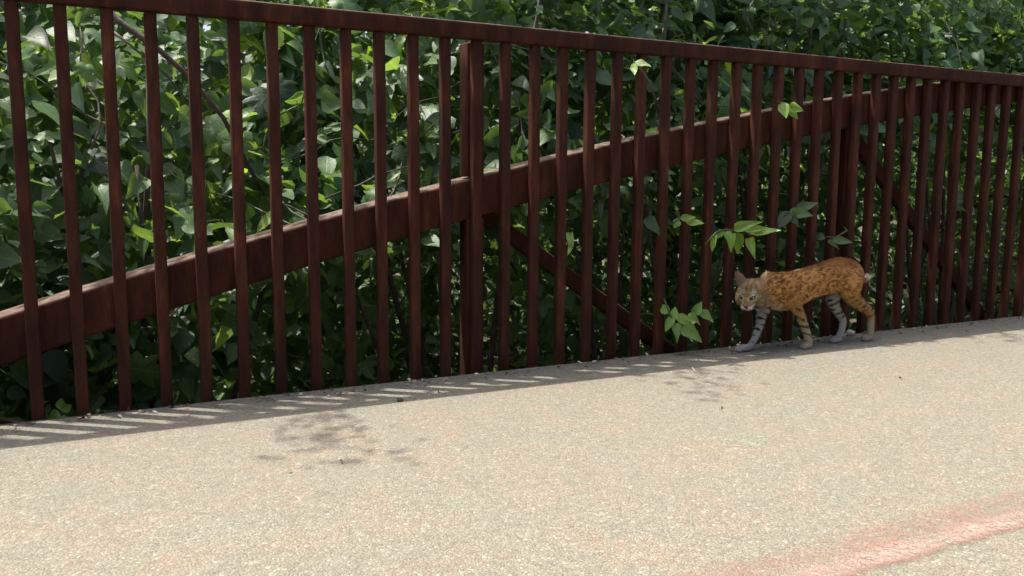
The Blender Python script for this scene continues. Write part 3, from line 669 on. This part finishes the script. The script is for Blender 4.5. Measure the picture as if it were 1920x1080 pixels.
        if part == 'trunk' or part == 'neck':
            col = col*(1-.30*sm(.86, .98, nrm.z))
            und = sm(.30, -.55, nrm.z)*sm(.26, .20, q.z) if part == 'trunk' else sm(-.1, -.8, nrm.z)
            col = col + (CRM*.75-col)*und*(.6 if part == 'trunk' else .45)
            if n1 > .2 and q.z < .262: col = col*(1-.75*sm(.2, .3, n1))
        if part in ('near_fore', 'far_fore', 'near_hind', 'far_hind'):
            near = part.startswith('near'); lo = sm(.20, .06, q.z)
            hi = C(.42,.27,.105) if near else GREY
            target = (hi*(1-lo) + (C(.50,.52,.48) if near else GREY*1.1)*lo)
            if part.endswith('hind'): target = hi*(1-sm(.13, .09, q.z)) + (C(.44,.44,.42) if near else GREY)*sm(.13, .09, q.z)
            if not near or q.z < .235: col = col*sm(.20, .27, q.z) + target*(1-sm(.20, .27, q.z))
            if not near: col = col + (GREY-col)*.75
            # broken black bars across the leg
            ph = (q.z*1.0 + (q.x*.35 if 'fore' in part else -q.x*.45))*2*math.pi/.029 + n3*3.4
            bar = sm(.42, .72, math.sin(ph) + 1.7*nz(q.x*44+5, q.y*44, q.z*40) - .05)
            rng_ = sm(.235, .20, q.z)*sm(.015, .075, q.z) if 'fore' in part else sm(.255, .225, q.z)*sm(.10, .135, q.z)
            inner = 1.0 if 'far' in part else .86
            col = col + (BLK-col)*bar*rng_*inner
            if q.z < .045: col = col*(1-.0*n2) + (C(.32,.34,.40)-col)*.4*sm(.045, .02, q.z)
        if part == 'tail': col = OCH*(1-sm(.35, .7, t)) + CRM*1.15*sm(.35, .7, t)
        if part in ('head', 'ear'):
            r_ = (p - H)/HS; f_, s_, u_ = r_.dot(F), r_.dot(S), r_.dot(U); a_ = abs(s_)
            col = C(.26,.212,.130)*(1+.4*n1)
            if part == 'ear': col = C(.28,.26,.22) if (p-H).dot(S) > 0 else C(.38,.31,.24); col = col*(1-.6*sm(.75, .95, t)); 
            else:
                if f_ > .050 and u_ < -.022: col = CRM*1.15                                   # muzzle
                if f_ > .02 and u_ < -.042: col = CRM*.95
                if abs(u_-.026) < .006 and .010 < a_ < .032 and f_ > .01: col = col + (CRM*.7-col)*.55        # brow marks
                if u_ < -.004 and f_ < .030 and a_ > .028:                                   # ruff stripes
                    st = math.sin((u_*1.0 + f_*.55)*2*math.pi/.020); col = col + ((CRM*.7 if st < 0 else BLK*2)-col)*sm(.2, .8, abs(st))*.5
                if u_ > .018 and f_ < .045: col = col*(1-.5*sm(.2, .8, math.sin(s_*2*math.pi/.016)))  # crown lines
                e = math.hypot((a_-.0235)/.010, (u_-.004)/.0075)
                if f_ > .02 and e < 1.7: col = BLK*1.6 if e < 1.05 else col + (CRM-col)*.6
                if f_ > .076 and a_ < .0075 and -.028 < u_ < -.014: col = C(.16,.06,.05)
                if f_ > .06 and abs(u_+.0375) < .0025: col = BLK*1.5
        return np.clip(col*C(.90,.72,.51)*(1+.10*n2), .004, .95)
    nv = len(me.vertices); cols = np.ones((nv, 4), np.float32)
    for v_ in me.vertices: cols[v_.index, :3] = coat(v_.co, v_.normal)
    at = me.color_attributes.new('coat', 'FLOAT_COLOR', 'POINT'); at.data.foreach_set('color', cols.ravel())
    N = NT('bobcat_coat'); ac = N.n('ShaderNodeAttribute', attribute_name='coat').outputs['Color']
    N.l(ac, N.b.inputs['Base Color']); N.b.inputs['Roughness'].default_value = .8; N.b.inputs['Specular IOR Level'].default_value = .2
    N.b.inputs['Sheen Weight'].default_value = .15
    oc = N.n('ShaderNodeTexCoord').outputs['Object']
    N.l(N.n('ShaderNodeBump', {'Height': N.noise(N.n('ShaderNodeMapping', {'Vector': oc, 'Scale': (90, 200, 200)}).outputs[0], 1.6, 4), 'Strength': .5, 'Distance': .004}).outputs[0], N.b.inputs['Normal'])
    # ---- fur: short tapering hairs combed back and down
    rng = np.random.default_rng(5); me.calc_loop_triangles()
    vc = np.zeros(nv*3); me.vertices.foreach_get('co', vc); vc = vc.reshape(-1, 3)
    vn = np.zeros(nv*3); me.vertices.foreach_get('normal', vn); vn = vn.reshape(-1, 3)
    NH = 64000; pick = rng.integers(0, nv, NH); hv, hf, hc = [], [], []
    fh = np.array(F)
    for k, i in enumerate(pick):
        p, n_ = vc[i] + rng.normal(0, .0012, 3), vn[i]
        if p[2] < .012: continue
        head = np.linalg.norm(p - np.array(H)) < .084
        if head:
            rr = (V(p) - H)/HS; ef = rr.dot(F)
            if ef > .03 and math.hypot((abs(rr.dot(S))-.0225)/.012, (rr.dot(U)-.003)/.009) < 1.0: continue
            if ef > .066: continue
        comb = (-fh*.8 + np.array([0, 0, -.2])) if head else (np.array([.35, 0, -1.0]) if p[2] < .21 else np.array([1.0, 0, -.45]))
        comb = comb + rng.normal(0, .22, 3); comb = comb - n_*(comb@n_); comb /= (np.linalg.norm(comb)+1e-6)
        ln = (.0075 if head else .0065 if p[2] < .12 else .0090 if p[2] < .21 else .0120)*rng.uniform(.45, 1.25)
        if np.linalg.norm(p - np.array(h(-.010, 0, -.03))) > .048 and head and p[2] < .28: ln *= 1.8
        d = comb*.83 + n_*.52; sd = np.cross(d, n_); sd /= (np.linalg.norm(sd)+1e-6); wd = .00055 if ln < .01 else .0008
        b0 = len(hv); mid = p + d*ln*.55; tip = p + (d*.92 - n_*.12 + comb*.2)*ln
        hv += [p - sd*wd, p + sd*wd, mid + sd*wd*.75, mid - sd*wd*.75, tip]; hf += [(b0, b0+1, b0+2, b0+3), (b0+3, b0+2, b0+4)]
        c = cols[i].copy(); c[:3] *= rng.uniform(.80, 1.15); hc += [c]*5
    fm = mesh_pd('fur', hv, hf); fa = fm.color_attributes.new('coat', 'FLOAT_COLOR', 'POINT'); fa.data.foreach_set('color', np.array(hc, np.float32).ravel())
    M2 = NT('bobcat_fur'); M2.l(M2.n('ShaderNodeAttribute', attribute_name='coat').outputs['Color'], M2.b.inputs['Base Color'])
    M2.b.inputs['Roughness'].default_value = .6; M2.b.inputs['Specular IOR Level'].default_value = .3
    body = link('body', me, N.m, root); body.location = -org
    fur = link('fur', fm, M2.m, root); fur.location = -org; tag(fur, kind='stuff')
    ey = NT('amber_eye'); ey.b.inputs['Base Color'].default_value = (.42, .33, .10, 1); ey.b.inputs['Roughness'].default_value = .08
    pu = NT('pupil'); pu.b.inputs['Base Color'].default_value = (.008, .008, .008, 1); pu.b.inputs['Roughness'].default_value = .1
    ns = NT('nose_leather'); ns.b.inputs['Base Color'].default_value = (.20, .075, .06, 1); ns.b.inputs['Roughness'].default_value = .5
    for s in (-1, 1):
        e_ = MB(); e_.ellipsoid(h(.049, s*.0225, .003)-org, ax, (.0100, .0095, .0066), 14, 10); eo = link('eye', e_.mesh('eye'), ey.m, root)
        e_ = MB(); e_.ellipsoid(h(.0555, s*.0235, .003)-org, ax, (.0045, .0028, .0052), 10, 8); link('pupil', e_.mesh('pupil'), pu.m, eo)
        for k in range(2 if s < 0 else 0):
            w0 = h(.070, s*.016, -.028-.002*k); w1 = h(.080, s*.045, -.030-.006*k); w2 = h(.070, s*.075, -.040-.010*k)
            e_ = MB(); e_.tube([w0-org, w1-org, w2-org], [.0003, .00025, .00015], 4); link('whisker', e_.mesh('whisker'), M_BIT, root)
    e_ = MB(); e_.ellipsoid(h(.081, 0, -.019)-org, ax, (.006, .0085, .006), 12, 8); link('nose', e_.mesh('nose'), ns.m, root)
bobcat()
# ------------------------------------------------------------------ small litter on the deck
def bit(name, label, cat_, x, y, r, mat, seed, flat=.6):
    bm = bmesh.new(); bmesh.ops.create_icosphere(bm, subdivisions=2, radius=r)
    for v_ in bm.verts:
        k = 1 + .35*noise.noise(v_.co*(1.4/r) + V((seed, 0, 0))); v_.co = V((v_.co.x*k*1.2, v_.co.y*k, v_.co.z*k*flat))
    me = bpy.data.meshes.new(name); bm.to_mesh(me); bm.free(); o = link(name, me, mat); o.location = (x, y, r*flat*.72); o.rotation_euler = (0, 0, seed)
    return tag(o, label, cat_)
bit('pebble', 'small dark clod lying in the shadow edge left of the middle', 'pebble', 1.121, -.305, .012, M_DARKBIT, 1.3)
bit('pebble', 'pale stone under the railing between the hind legs of the bobcat', 'pebble', 3.60, -.062, .021, M_BIT, 2.7, .9)
bit('pebble', 'tiny white pebble just above the reaching front paw', 'pebble', 2.885, -.118, .007, M_BIT, 4.2)
bit('pebble', 'pale crumb at the foot of the first post', 'pebble', 1.53, -.055, .009, M_BIT, 5.9)
bit('pebble', 'pale crumb at the baluster foot left of the first post', 'pebble', .83, -.075, .008, M_BIT, 6.4)
def litter():
    rng = np.random.default_rng(9); L = []
    for k in range(420):
        x = rng.uniform(-.3, 6.5); y = -.05 - abs(rng.normal(0, .055)) - (rng.uniform(0, .8) if rng.random() < .10 else 0); s = rng.uniform(.006, .028)
        L.append((('o', int(rng.integers(5))), np.array([x, y, .004+s*.12]), frame(np.array([0, 0, 1.])+rng.normal(0, .3, 3), rng.normal(0, 1, 3)), s, s*rng.uniform(.3, .7), float(rng.random())))
    N = NT('dry_litter'); t = N.n('ShaderNodeAttribute', attribute_name='tint').outputs['Fac']
    N.l(N.ramp(t, [(0, (.05,.035,.022)), (.45, (.15,.10,.055)), (.75, (.26,.19,.11)), (1, (.50,.46,.36))]), N.b.inputs['Base Color']); N.b.inputs['Roughness'].default_value = .8
    o = massed('leaf_litter', L, N.m, None); tag(o, 'sparse crumbs of dry leaf litter along the edge of the concrete', 'litter')
litter()
